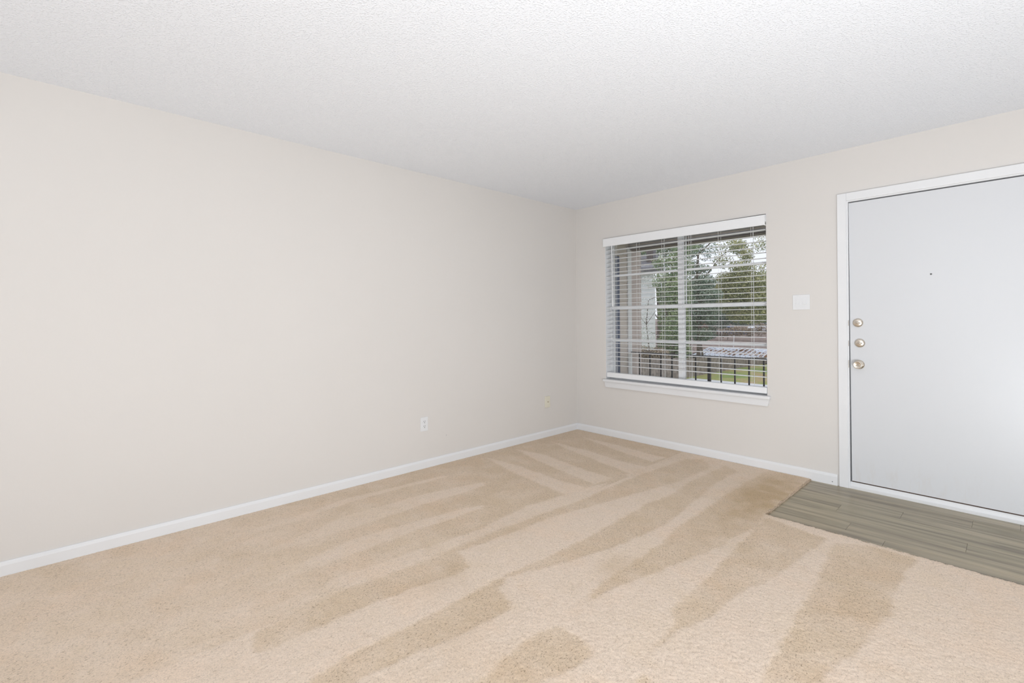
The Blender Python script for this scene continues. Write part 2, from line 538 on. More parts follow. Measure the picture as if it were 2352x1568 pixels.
# ------------------------------------------------------------------ carpet
MARKS = {   # outlines (metres) of the strips where the last vacuum pass laid the pile the other way
    'L1': [(0.13, -1.42), (0.49, -1.37), (0.95, -1.4), (1.2, -1.38), (1.23, -1.59), (0.85, -1.55), (0.5, -1.51)],
    'L2': [(0.11, -1.04), (0.45, -0.99), (0.94, -1.06), (1.22, -1.07), (1.21, -1.28), (0.79, -1.21), (0.46, -1.15)],
    'L3': [(0.17, -0.61), (0.58, -0.6), (1.03, -0.66), (1.25, -0.65), (1.25, -0.88), (0.92, -0.81), (0.53, -0.72)],
    'L4': [(0.26, -0.25), (0.69, -0.25), (1.06, -0.3), (1.23, -0.29), (1.22, -0.5), (0.8, -0.41)],
    'LB1': [(0.31, -3.55), (0.25, -2.94), (0.2, -2.7), (0.27, -1.97), (0.32, -1.95), (0.29, -2.39), (0.29, -2.75), (0.33, -3.06), (0.37, -3.56)],
    'LB2': [(0.62, -3.4), (0.48, -2.83), (0.5, -2.29), (0.6, -1.83), (0.67, -1.88), (0.66, -2.37), (0.67, -2.91), (0.67, -3.26)],
    'LB3': [(0.91, -3.4), (0.81, -2.97), (0.85, -2.6), (0.9, -2.21), (0.95, -2.09), (0.98, -2.17), (0.96, -2.56), (0.97, -3.04), (0.98, -3.42)],
    'LB4': [(1.16, -3.53), (1.14, -3.12), (1.17, -2.75), (1.2, -2.37), (1.15, -1.93), (1.21, -1.39), (1.25, -1.19), (1.32, -1.5), (1.3, -1.83), (1.28, -2.29), (1.28, -2.56), (1.28, -2.9), (1.25, -3.17), (1.23, -3.55)],
    'DB4': [(1.26, -3.17), (1.29, -2.9), (1.29, -2.63), (1.29, -2.29), (1.31, -1.84), (1.33, -1.51), (1.32, -1.06), (1.37, -0.21), (1.47, -0.11), (1.62, -0.27), (1.61, -0.77), (1.47, -1.49), (1.38, -1.93), (1.36, -2.32), (1.33, -2.61), (1.49, -2.65), (1.5, -2.75), (1.46, -2.95), (1.44, -3.25), (1.44, -3.6), (1.3, -3.57)],
    'DB5': [(1.67, -2.64), (1.68, -2.4), (1.7, -2.01), (1.67, -1.31), (1.75, -0.79), (1.81, -0.61), (1.86, -1.02), (1.91, -1.53), (1.87, -1.93), (1.79, -2.28), (1.69, -2.59), (1.72, -2.67), (1.88, -2.72), (1.88, -2.85), (1.86, -2.99), (1.82, -3.31), (1.8, -3.46), (1.71, -3.58), (1.68, -3.35), (1.68, -3.16), (1.68, -2.97)],
    'DB6': [(2.06, -2.47), (2.02, -2.3), (2.02, -1.98), (2.02, -1.76), (2.01, -1.34), (2.07, -0.78), (2.18, -0.93), (2.19, -1.34), (2.18, -1.69), (2.16, -1.99), (2.09, -2.28)],
    'DP': [(2.12, -3.19), (2.1, -3.08), (2.07, -2.94), (2.06, -2.76), (2.09, -2.67), (2.21, -2.67), (2.29, -2.69), (2.28, -2.79), (2.24, -2.95), (2.25, -3.1)],
    'DQ': [(2.46, -2.74), (2.45, -2.66), (2.49, -2.66), (2.52, -2.72)],
    'DB7': [(2.41, -2.56), (2.4, -2.32), (2.34, -2.25), (2.34, -1.96), (2.32, -1.63), (2.29, -1.22), (2.29, -0.99), (2.53, -1.05), (2.61, -1.05), (2.61, -1.15), (2.57, -1.47), (2.54, -1.76), (2.49, -1.91), (2.48, -2.19), (2.43, -2.32)],
    'DB8': [(2.73, -2.52), (2.74, -2.41), (2.73, -2.2), (2.71, -1.89), (2.7, -1.62), (2.67, -1.35), (2.65, -1.08), (2.8, -0.97), (2.98, -0.99), (2.96, -1.13), (2.96, -1.38), (2.97, -1.62), (2.93, -1.98), (2.88, -2.2), (2.86, -2.35)],
    'DW': [(1.98, -1.52), (1.98, -1.34), (1.97, -1.05), (1.96, -0.43), (1.98, -0.01), (2.28, -0.03), (2.27, -0.53), (2.26, -0.94), (2.29, -1.17), (2.25, -1.37), (2.25, -1.59), (2.2, -1.79), (2.16, -1.96), (2.04, -1.84)],
    'DW2': [(1.83, -1.68), (1.86, -1.3), (1.81, -0.67), (1.82, -0.23), (1.68, -0.16), (1.67, -0.73), (1.72, -1.32)],
}


def in_poly(x, y, pts):
    r = np.zeros(x.shape, bool)
    n = len(pts)
    for i in range(n):
        x0, y0 = pts[i]
        x1, y1 = pts[(i + 1) % n]
        if y0 == y1:
            continue
        c = ((y0 > y) != (y1 > y)) & (x < (x1 - x0) * (y - y0) / (y1 - y0) + x0)
        r ^= c
    return r


S = 0.006
gx = np.arange(0.012, 3.70, S)
gy = np.arange(-4.45, -0.011, S)
X, Y = np.meshgrid(gx, gy, indexing='xy')


def smooth_field(shape, cell, seed):
    r = np.random.default_rng(seed)
    ny, nx = int(shape[0] * S / cell) + 3, int(shape[1] * S / cell) + 3
    g = r.standard_normal((ny, nx))
    fy = np.arange(shape[0]) * S / cell
    fx = np.arange(shape[1]) * S / cell
    iy, ix = fy.astype(int), fx.astype(int)
    ty, tx = fy - iy, fx - ix
    ty, tx = (ty * ty * (3 - 2 * ty))[:, None], (tx * tx * (3 - 2 * tx))[None, :]
    a = g[np.ix_(iy, ix)] * (1 - tx) + g[np.ix_(iy, ix + 1)] * tx
    c = g[np.ix_(iy + 1, ix)] * (1 - tx) + g[np.ix_(iy + 1, ix + 1)] * tx
    return a * (1 - ty) + c * ty


def blur(a, k):
    for ax in (0, 1):
        c = np.cumsum(np.concatenate([np.repeat(a.take([0], ax), k + 1, ax), a, np.repeat(a.take([-1], ax), k, ax)], ax), ax)
        n = a.shape[ax]
        a = (c.take(range(2 * k + 1, 2 * k + 1 + n), ax) - c.take(range(0, n), ax)) / (2 * k + 1)
    return a


wx = X + 0.004 * smooth_field(X.shape, 0.05, 1) + 0.006 * rng.standard_normal(X.shape)
wy = Y + 0.005 * smooth_field(X.shape, 0.05, 2) + 0.007 * rng.standard_normal(X.shape)
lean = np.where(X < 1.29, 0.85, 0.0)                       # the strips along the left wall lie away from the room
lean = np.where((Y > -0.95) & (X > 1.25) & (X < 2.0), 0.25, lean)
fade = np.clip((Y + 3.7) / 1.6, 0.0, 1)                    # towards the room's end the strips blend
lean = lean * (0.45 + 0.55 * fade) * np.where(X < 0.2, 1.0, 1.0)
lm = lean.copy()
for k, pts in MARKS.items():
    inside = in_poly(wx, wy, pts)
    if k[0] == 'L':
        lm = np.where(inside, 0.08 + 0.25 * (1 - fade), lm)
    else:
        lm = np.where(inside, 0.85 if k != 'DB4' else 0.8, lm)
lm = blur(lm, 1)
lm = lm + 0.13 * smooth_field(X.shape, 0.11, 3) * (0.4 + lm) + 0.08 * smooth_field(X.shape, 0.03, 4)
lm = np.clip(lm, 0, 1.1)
soil = np.zeros(X.shape)
for sx_, sy_, rx_, ry_, a_ in ((2.0, -2.12, 0.07, 0.12, .36), (1.50, -2.86, 0.10, 0.12, .16), (1.33, -2.2, .10, .25, .14), (1.92, -3.1, .12, .18, .12),
                               (1.80, -2.85, .10, .14, .14), (2.15, -0.62, .15, .48, .85), (2.2, -1.4, .1, .3, .16), (2.85, -1.7, .1, .3, .12), (1.43, -2.72, .07, .06, .2),
                               (3.0, -2.05, .08, .05, .12), (2.14, -3.0, .12, .2, .14), (3.05, -2.3, .05, .04, .12)):
    soil += a_ * np.exp(-((X - sx_) / rx_) ** 2 - ((Y - sy_) / ry_) ** 2)
soil = np.clip(soil * (1 + 0.35 * smooth_field(X.shape, 0.06, 5)), 0, 0.75)
Z = 0.0125 + 0.0005 * rng.standard_normal(X.shape).clip(-2, 2) + 0.0000 * smooth_field(X.shape, 0.03, 6) - 0.0012 * lm
edge = 0.004 * smooth_field(X.shape, 0.025, 8)
wood = (X + edge > CX) & (Y + edge > CY)
near = np.minimum(np.where(Y > CY, np.abs(X - CX), 9), np.where(X > CX, np.abs(Y - CY), 9)) < 0.014
Z = np.where(near, Z - 0.003 + 0.002 * rng.random(X.shape), Z)
JX = X + S * 0.38 * rng.uniform(-1, 1, X.shape)
JY = Y + S * 0.38 * rng.uniform(-1, 1, X.shape)
fdx, fdy = X - 3.3354, Y + 4.067
dep = -fdx * math.sin(_yaw) + fdy * math.cos(_yaw)
lat = fdx * math.cos(_yaw) + fdy * math.sin(_yaw)
keep = (~wood) & (dep > 1.42) & (np.abs(lat) < 1.14 * dep + 0.25)
idx = np.arange(X.size).reshape(X.shape)
q = keep[:-1, :-1] & keep[1:, :-1] & keep[:-1, 1:] & keep[1:, 1:]
faces = np.stack([idx[:-1, :-1][q], idx[:-1, 1:][q], idx[1:, 1:][q], idx[1:, :-1][q]], 1)
used = np.unique(faces)
remap = np.full(X.size, -1)
remap[used] = np.arange(len(used))
V = np.stack([JX.ravel()[used], JY.ravel()[used], Z.ravel()[used]], 1)
me = np_mesh('carpet_pile', V, remap[faces], M['carpet'], {'lean': lm.ravel()[used], 'soil': soil.ravel()[used]})
carpet = MB().box(0.0, CX - .004, RY, 0, -.004, 0.0075).box(CX - .004, RX, RY, CY - .004, -.004, 0.0075).build('carpet', M['carpet'], floor)
carpet['label'] = 'beige cut pile carpet with vacuum stripes'
link('carpet_pile', me, carpet, kind='stuff')

# frayed tufts along the cut edge next to the planks
P, F, LE = [], [], []
nv = 0
for _ in range(6500):
    if random.random() < 0.47:
        bx, by, out = CX + random.gauss(-.003, .003), random.uniform(CY, -.013), (1, 0)
    else:
        bx, by, out = random.uniform(CX - .02, 3.75), CY + random.gauss(-.003, .003), (0, 1)
    hgt = random.uniform(.004, .0115)
    ln = random.uniform(-.001, .004)
    w = random.uniform(.0007, .0014)
    a = random.uniform(0, math.pi)
    dx, dy = w * math.cos(a), w * math.sin(a)
    tx = bx + out[0] * ln + random.gauss(0, .002)
    ty = by + out[1] * ln + random.gauss(0, .002)
    P += [(bx - dx, by - dy, .001), (bx + dx, by + dy, .001), (tx + dx * .6, ty + dy * .6, hgt), (tx - dx * .6, ty - dy * .6, hgt)]
    F.append((nv, nv + 1, nv + 2, nv + 3))
    LE += [0.5] * 4
    nv += 4
me = np_mesh('carpet_edge_tufts', np.array(P), np.array(F), M['carpet'], {'lean': np.array(LE)})
link('carpet_edge_tufts', me, carpet, kind='stuff')

# ------------------------------------------------------------------ entrance door
door = thing('door_1', (2.49, 0, 0), 'white flush entrance door with two deadbolts and a knob', None, kind='structure')
SX0, SX1, SZ0, SZ1 = 2.5165, 3.432, 0.056, 2.046
MB().prism([(2.5110, SZ1), (2.5180, SZ0), (SX1, SZ0), (SX1, SZ1)], 'y', 0.004, 0.048).build('door_panel', M['door'], door)


def casing(mb, x0, x1, z0, z1):
    return mb.box(x0, x1, -0.016, 0.0, z0, z1, 0.003, 2)


casing(MB(), 2.444, 2.500, 0.0, 2.118).build('door_casing', M['white_trim'], door)
casing(MB(), 3.446, 3.502, 0.0, 2.118).build('door_casing', M['white_trim'], door)
casing(MB(), 2.500, 3.446, 2.062, 2.118).build('door_casing', M['white_trim'], door)
mb = MB()
mb.box(2.488, 2.509, -0.006, T, 0.0, 2.075)
mb.box(3.440, 3.454, -0.006, T, 0.0, 2.075)
mb.box(2.509, 3.440, -0.006, T, 2.0535, 2.075)
mb.build('door_jamb', M['white_trim'], door)
mb = MB()
mb.box(2.509, 2.535, 0.050, T, 0.03, 2.0535)
mb.box(3.41, 3.440, 0.050, T, 0.03, 2.0535)
mb.box(2.535, 3.41, 0.050, T, 2.03, 2.0535)
mb.build('door_stop', M['dark_gap'], door)  # stop coloured dark to stand for shade inside the door gap
mb = MB()
mb.prism([(-0.004, 0.0), (-0.006, 0.018), (0.0, 0.021), (0.002, 0.038), (0.008, 0.047), (T, 0.047), (T, 0.0)], 'x', 2.5005, 3.4455)
mb.build('threshold', M['white_trim'], door)
MB().box(SX0, SX1, 0.012, 0.045, 0.047, 0.057).build('door_sweep', M['bronze_gap'], door)
for z0, z1 in ((1.165, 1.205), (1.02, 1.06), (0.865, 0.92)):
    MB().box(2.5055, 2.5085, -0.0075, 0.02, z0, z1, 0.0008).build('strike_plate', M['nickel'], door)


def deadbolt(x, z, tilt):
    mb = MB().lathe([(0.031, 0), (0.0315, 0.004), (0.030, 0.008), (0.0255, 0.013), (0.0225, 0.0145), (0.0, 0.0145)], (x, 0.004, z))
    d = mb.build('deadbolt', M['nickel'], door, smooth=True)
    mb = MB()
    tmp = bmesh.new()
    bmesh.ops.create_uvsphere(tmp, u_segments=20, v_segments=10, radius=1)
    mb.add(tmp, Matrix.Translation((x, -0.019, z)) @ Matrix.Rotation(tilt, 4, 'Y') @ Matrix.Diagonal((0.0195, 0.011, 0.0062, 1)))
    mb.tube((x, -.008, z), (x, -.018, z), 0.006, 12)
    mb.build('thumb_turn', M['nickel'], d, smooth=True)


deadbolt(2.561, 1.187, 0.12)
deadbolt(2.571, 1.043, -0.02)
kx, kz = 2.566, 0.891
mb = MB().lathe([(0.032, 0), (0.0325, 0.003), (0.031, 0.007), (0.020, 0.011), (0.014, 0.014)], (kx, 0.004, kz))
mb.lathe([(0.012, 0.01), (0.0115, 0.026), (0.016, 0.032), (0.0255, 0.040), (0.0275, 0.048), (0.0265, 0.055), (0.0235, 0.0595), (0.021, 0.058), (0.0, 0.0575)], (kx, 0.004, kz), seg=36)
kn = mb.build('door_knob', M['nickel'], door, smooth=True)
MB().box(kx - .0125, kx + .0125, -.0585, -.053, kz - .0028, kz + .0028, 0.0012).rot(math.radians(-38), 'Y', (kx, -.055, kz)).build('lock_button', M['nickel'], kn)
ph = MB().lathe([(0.0055, 0), (0.0055, 0.002), (0.0048, 0.003), (0.0042, 0.0015), (0, 0.0015)], (2.952, 0.004, 1.503), seg=16).build('peephole', M['slot'], door, smooth=True)
MB().lathe([(0.0038, 0.0018), (0.0, 0.0022)], (2.952, 0.004, 1.503), seg=12).build('peephole_lens', M['slot'], ph)

# ------------------------------------------------------------------ window
win = thing('window_1', ((OX0 + OX1) / 2, 0.1, OZ0), 'white twin window with a mullion between two sash units', None, kind='structure')
FY0, FY1 = 0.085, 0.165
mb = MB()
mb.box(OX0, OX0 + .004, FY0, FY1, OZ0, OZ1)
mb.box(OX1 - .026, OX1, FY0, FY1, OZ0, OZ1)
mb.box(OX0 + .004, OX1 - .026, FY0, FY1, OZ1 - .03, OZ1)
mb.box(OX0 + .004, OX1 - .026, FY0, FY1, OZ0, OZ0 + .022)
mb.build('window_frame', M['vinyl'], win)
mb = MB().box(1.154, 1.199, 0.090, 0.118, OZ0 + .022, OZ1 - .03, 0.002)
mb.box(1.199, 1.210, 0.098, 0.118, OZ0 + .022, OZ1 - .03, 0.001)
mb.build('mullion', M['vinyl'], win)
# white liners of the reveal
mb = MB()
mb.box(OX0, OX0 + .002, 0.001, FY0, OZ0, OZ1)
mb.box(OX1 - .002, OX1, 0.001, FY0, OZ0, OZ1)
mb.build('reveal_liner', M['white_trim'], win)
for xa, xb in ((OX0 + .004, 1.156), (1.209, OX1 - .026)):
    MB().box(xa, xb, 0.098, 0.128, 1.326, 1.362, 0.002).build('meeting_rail', M['vinyl'], win)
    lo = MB()
    lo.box(xa, xa + .004, .098, .128, OZ0 + .022, 1.326)
    lo.box(xb - .004, xb, .098, .128, OZ0 + .022, 1.326)
    lo.box(xa + .004, xb - .004, .098, .128, OZ0 + .022, OZ0 + .055)
    lo = lo.build('lower_sash', M['vinyl'], win)
    MB().box(xa + .004, xb - .004, .106, .120, 0.989, 1.011).build('muntin', M['vinyl'], lo)
    MB().box(xa + .004, xb - .004, .1125, .1145, OZ0 + .055, 1.326).build('glass_pane', M['glass'], lo)
    up = MB()
    up.box(xa, xa + .002, .132, .160, 1.345, OZ1 - .03)
    up.box(xb - .002, xb, .132, .160, 1.345, OZ1 - .03)
    up.box(xa + .002, xb - .002, .132, .160, OZ1 - .052, OZ1 - .03)
    up.box(xa + .002, xb - .002, .132, .160, 1.33, 1.358)
    up = up.build('upper_sash', M['vinyl'], win)
    MB().box(xa + .002, xb - .002, .140, .152, 1.676, 1.696).build('muntin', M['vinyl'], up)
    MB().box(xa + .002, xb - .002, .1455, .1475, 1.358, OZ1 - .052).build('glass_pane', M['glass'], up)
mb = MB().box(0.377, 1.989, -0.040, 0.0, 0.577, 0.601, 0.003, 2).box(OX0 + .001, OX1 - .001, 0.0, FY0, 0.577, 0.601)
mb.build('window_sill', M['white_trim'], win)
mb = MB()
mb.prism([(0.385, 0.577), (0.398, 0.519), (1.968, 0.519), (1.982, 0.577)], 'y', -0.020, 0.0)
mb.build('window_apron', M['white_trim'], win)

# ------------------------------------------------------------------ blind
blind = thing('window_blind', ((OX0 + OX1) / 2, 0.0, 2.06), 'white horizontal slat blind lowered over the twin window with slats open', 'blind')
mb = MB().box(0.379, 1.9585, -0.0235, -0.0115, 1.977, 2.060, 0.003, 2)
mb.box(0.379, 0.388, -0.0115, 0.0, 1.985, 2.055)
mb.box(0.395, 1.9585, -0.024, -0.022, 1.985, 1.990, 0.0008)
mb.box(0.395, 1.9585, -0.024, -0.022, 2.046, 2.051, 0.0008)
mb.rot(0.0066, 'Y', ((OX0 + OX1) / 2, -0.017, 2.018))
mb.build('valance', M['blind_white'], blind)
MB().box(0.41, 1.935, 0.002, 0.056, 2.005, 2.052, 0.002).build('head_rail', M['blind_white'], blind)
MB().box(1.946, 1.9595, -0.004, 0.06, 2.000, 2.058, 0.001).box(1.948, 1.959, -0.008, 0.06, 1.972, 1.978).build('mounting_bracket', M['vinyl'], blind)
# one slat, gently arched across its width, then copies
SLX0, SLX1, SY0, SY1 = 0.407, 1.9545, 0.000, 0.050
mb = MB()
prof = []
for i in range(7):
    t = i / 6
    prof.append((SY0 + (SY1 - SY0) * t, 0.0022 * (1 - (2 * t - 1) ** 2) + 0.0014))
for i in range(6, -1, -1):
    t = i / 6
    prof.append((SY0 + (SY1 - SY0) * t, 0.0022 * (1 - (2 * t - 1) ** 2) - 0.0014))
mb.prism(prof, 'x', SLX0, SLX1)
bmesh.ops.translate(mb.bm, vec=(0, 0, 1.940), verts=mb.bm.verts)
s0 = mb.build('slat', M['blind_white'], blind)
for k in range(1, 27):
    copy_part(s0, (random.uniform(-.0012, .0012), 0, -0.0459 * k))
mb = MB().box(0.402, 1.957, -0.001, 0.050, 0.619, 0.668, 0.004, 2)
mb.rot(0.004, 'Y', (1.18, 0.025, 0.645))
br = mb.build('bottom_rail', M['blind_white'], blind)
for i, cx in enumerate((0.502, 0.770, 1.044, 1.311, 1.578, 1.846)):
    mb = MB()
    for yy in (-0.0015, 0.0515):
        mb.tube((cx, yy, 0.66), (cx, yy, 2.01), 0.0011, 5)
    for k in range(27):
        z = 1.9385 - 0.0459 * k
        mb.tube((cx, -.0015, z - .001), (cx, .0515, z - .001), 0.0006, 4)
    if i not in (1, 4):
        mb.tube((cx + .006, 0.025, 0.66), (cx + .006, 0.025, 2.01), 0.0012, 5)
    mb.build('ladder_cord', M['cord'], blind)
    MB().lathe([(0.006, 0), (0.006, .003), (0, .004)], (cx, 0.025, 0.620), (0, 0, -1), 10).build('cord_plug', M['white_plastic'], br)
mb = MB().tube((0.494, -0.026, 1.985), (0.5005, -0.026, 1.42), 0.0042, 6)
wd = mb.build('tilt_wand', M['wand'], blind)
MB().tube((0.5005, -0.026, 1.42), (0.502, -0.026, 1.355), 0.0065, 8, 0.0075).build('wand_grip', M['wand'], wd)

# ------------------------------------------------------------------ outlets and switches


def rounded(mb, w, h, y0, y1, r, seg=5, cx=0.0, cz=0.0):
    pts = []
    for sx_, sz_, a0 in ((1, 1, 0), (-1, 1, 90), (-1, -1, 180), (1, -1, 270)):
        for k in range(seg + 1):
            a = math.radians(a0 + 90 * k / seg)
            pts.append((cx + sx_ * (w / 2 - r) + r * math.cos(a), cz + sz_ * (h / 2 - r) + r * math.sin(a)))
    return mb.prism(pts, 'y', y0, y1)


def duplex(loc, rz, label, group):
    t = thing('wall_outlet', loc, label, 'outlet', group, rz=rz)
    MB().box(-.035, .035, -.0055, 0, -.0572, .0572, .0022, 2).build('cover_plate', M['white_plastic'], t)
    for dz in (0.0195, -0.0195):
        r = rounded(MB(), .034, .029, -.0078, -.004, .010, cz=dz).build('receptacle', M['white_plastic'], t)
        MB().box(-.0080, -.0050, -.0082, -.0076, dz - .001, dz + .009).build('slot', M['slot'], r)
        MB().box(.0050, .0080, -.0082, -.0076, dz + .0005, dz + .009).build('slot', M['slot'], r)
        rounded(MB(), .0066, .0066, -.0082, -.0076, .0032, cz=dz - .0072).build('ground_hole', M['slot'], r)
    MB().lathe([(.0034, 0), (.0034, .001), (.0022, .0018), (0, .0019)], (0, -.0055, 0), seg=10).build('screw', M['white_plastic'], t)
    return t


duplex((0.0, -1.9725, 0.3725), math.pi / 2, 'white duplex power outlet on the long left wall above the baseboard', 'power outlets')
duplex((1.1275, 0.0, 0.3855), 0, 'white duplex power outlet below the window sill', 'power outlets')

t = thing('cable_outlet', (0.0, -0.487, 0.374), 'small cream wall plate with one cable jack near the room corner', 'outlet', rz=math.pi / 2)
MB().box(-.035, .035, -.012, 0, -.0572, .0572, .002, 2).build('cover_plate', M['cream_plastic'], t)
MB().lathe([(.0075, 0), (.0075, .003), (.0048, .003), (.0048, .010), (.0030, .010), (.0030, .004), (0, .004)], (0, -.012, 0), seg=12).build('cable_jack', M['nickel'], t, smooth=False)
for dz in (-.042, .042):
    MB().lathe([(.0032, 0), (.0032, .001), (0, .0018)], (0, -.012, dz), seg=10).build('screw', M['cream_plastic'], t)

t = thing('light_switch', (2.207, 0.0, 1.3445), 'white double light switch plate between the window and the door', 'light switch')
MB().box(2.149, 2.265, -.0055, 0, 1.2872, 1.4018, .0022, 2).build('cover_plate', M['white_plastic'], t)
for cx in (2.184, 2.230):
    f = rounded(MB(), .031, .064, -.0068, -.004, .002, 2, cx, 1.3445).build('switch_frame', M['white_plastic'], t)
    mb = MB()
    mb.prism([(-.0068, 1.3445 + .029), (-.0078, 1.3445 + .029), (-.0086, 1.3445), (-.0118, 1.3445 - .014), (-.0112, 1.3445 - .016), (-.0068, 1.3445 - .016)], 'x', cx - .0115, cx + .0115)
    mb.build('rocker', M['white_plastic'], f)
for cx in (2.184, 2.230):
    for dz in (-.048, .048):
        MB().lathe([(.003, 0), (.003, .0006), (0, .0012)], (cx, -.0055, 1.3445 + dz), seg=8).build('screw', M['white_plastic'], t)

# ------------------------------------------------------------------ patio outside the window
PZ = -0.10
MB().box(-0.2, 5.6, T, 1.75, PZ - .15, PZ).build('patio_floor', M['concrete'], kind='structure')
pw = MB().box(-0.35, -0.165, T, 1.57, PZ, 2.30).build('patio_side_wall', M['siding'], kind='structure')
z = PZ
while z < 2.28:
    MB().prism([(-.165, z), (-.150, z), (-.158, z + .118), (-.165, z + .118)], 'y', 1.055, 1.232).build('siding_board', M['siding'], pw)
    MB().prism([(-.165, z), (-.150, z), (-.158, z + .118), (-.165, z + .118)], 'y', 1.322, 1.57).build('siding_board', M['siding_pink'], pw)
    MB().prism([(-.165, z), (-.150, z), (-.158, z + .118), (-.165, z + .118)], 'y', T, .20).build('siding_board', M['siding'], pw)
    z += .12
MB().prism([(-.165, 2.04), (-.150, 2.04), (-.158, 2.28), (-.165, 2.28)], 'y', .20, 1.055).build('siding_board', M['siding'], pw)
MB().box(-.165, -.140, 1.232, 1.322, PZ, 2.17, .003).build('corner_board', M['out_white'], pw)
cd = MB().box(-.165, -.147, .20, 1.055, PZ + .01, 2.03, .003).build('closet_door', M['navy'], pw)
MB().lathe([(.025, 0), (.012, .01), (.012, .03), (.026, .04), (.022, .06), (0, .062)], (-.147, .27, .92), (1, 0, 0), 16).build('door_knob', M['nickel'], cd, smooth=True)
MB().box(-.4, 5.6, T, 1.75, 2.30, 2.36).build('patio_ceiling', M['soffit'], kind='structure')
bm_ = MB().box(-.35, 5.6, 1.30, 1.44, 2.145, 2.30).build('patio_beam', M['beam'], kind='structure')
MB().box(-.35, 5.6, 1.29, 1.445, 2.130, 2.145).build('beam_edge', M['beam_dark'], bm_)
MB().box(-.35, 5.6, 1.280, 1.30, 2.185, 2.20).build('beam_moulding', M['siding'], bm_)

rail = thing('patio_railing', (1.5, 1.3, PZ), 'black iron railing with thin upright bars along the patio edge', 'railing')
MB().box(-.15, 5.4, 1.285, 1.315, 0.779, 0.794, .002).build('top_rail', M['iron'], rail)
MB().box(-.15, 5.4, 1.29, 1.31, PZ + .07, PZ + .09, .002).build('bottom_rail', M['iron'], rail)
b0 = MB().box(-.016 - .0068, -.016 + .0068, 1.293, 1.307, PZ + .09, .779).build('baluster', M['iron'], rail)
for k in range(1, 36):
    copy_part(b0, (0.1505 * k, 0, 0))
for x in (.900, 3.3, 5.38):
    MB().box(x - .016, x + .016, 1.284, 1.316, PZ, .779, .003).build('railing_post', M['iron'], rail)

# ------------------------------------------------------------------ grounds
GZ = -1.0


def strip_ground(name, prof, x0, x1, mat, kind='structure', n=24, amp=0.0):
    """ground following a (y, z) profile"""
    P, F = [], []
    xs = np.linspace(x0, x1, n)
    for y, z in prof:
        for x in xs:
            P.append((x, y, z + amp * math.sin(x * .9 + y * .5) * math.cos(x * .31 - y * .7)))
    for j in range(len(prof) - 1):
        for i in range(n - 1):
            a = j * n + i
            F.append((a, a + 1, a + n + 1, a + n))
    me = np_mesh(name, np.array(P), np.array(F), mat, smooth=True)
    return link(name, me, None, kind=kind)


strip_ground('lawn', [(1.7, GZ), (8, GZ), (14, GZ), (18, GZ), (20.3, GZ - .01), (21.3, GZ - .25), (24, -2.9), (25, -3.2)], -30, 14, M['lawn'])
strip_ground('parking_lot', [(24.5, -3.05), (26, -3.2), (33, -3.2)], -45, 14, M['asphalt'])
strip_ground('hillside', [(32.5, -3.2), (36, -2.9), (42, -2.3), (50, -1.75), (60, -1.45), (70, -1.05), (90, -.3), (120, 1.2)], -110, 20, M['leaf_litter'], amp=.08, n=60)
MB().box(-4.9, 8, 9.2, 12.6, GZ - .1, GZ + .03, .01).build('sidewalk', M['concrete'], kind='structure')

fence = thing('wood_fence', (-5.2, 15, GZ), 'weathered grey brown board fence running away beside the lawn', 'fence')
y = 8.0
while y < 21:
    top = -0.05 - 0.056 * (y - 9) + random.uniform(-.015, .015)
    o = MB().box(-5.21 + random.uniform(-.006, .006), -5.185, y, y + .135, GZ - .02, top, .004).build('fence_board', M['fence'], fence)
    y += .145
for dz in (.15, .55):
    MB().prism([(8.0, -.05 + .056 - dz), (21, -.05 - .056 * 12 - dz * .55), (21, -.05 - .056 * 12 - dz * .55 - .06), (8.0, -.05 + .056 - dz - .08)], 'x', -5.26, -5.215).build('fence_rail', M['fence'], fence)

# carport roof in the lower lot
cp = thing('carport', (-8, 25.5, -3.2), 'white ribbed carport roof with fallen brown leaves beyond the lawn', 'carport')
cx0, cx1, cy0, cy1, cz0, cz1, sh = -10.5, 3.0, 24.0, 28.0, -1.02, -0.76, -0.75


def roof_pt(u, w, dz=0.0):
    return (cx0 + u + sh * w, cy0 + (cy1 - cy0) * w, cz0 + (cz1 - cz0) * w + dz)


def quad_slab(mb, u0, u1, w0, w1, d0, d1):
    bm = mb.bm
    v = [bm.verts.new(roof_pt(u, w, dz)) for dz in (d0, d1) for u, w in ((u0, w0), (u1, w0), (u1, w1), (u0, w1))]
    for f in ((0, 3, 2, 1), (4, 5, 6, 7), (0, 1, 5, 4), (1, 2, 6, 5), (2, 3, 7, 6), (3, 0, 4, 7)):
        bm.faces.new([v[i] for i in f])
    return mb


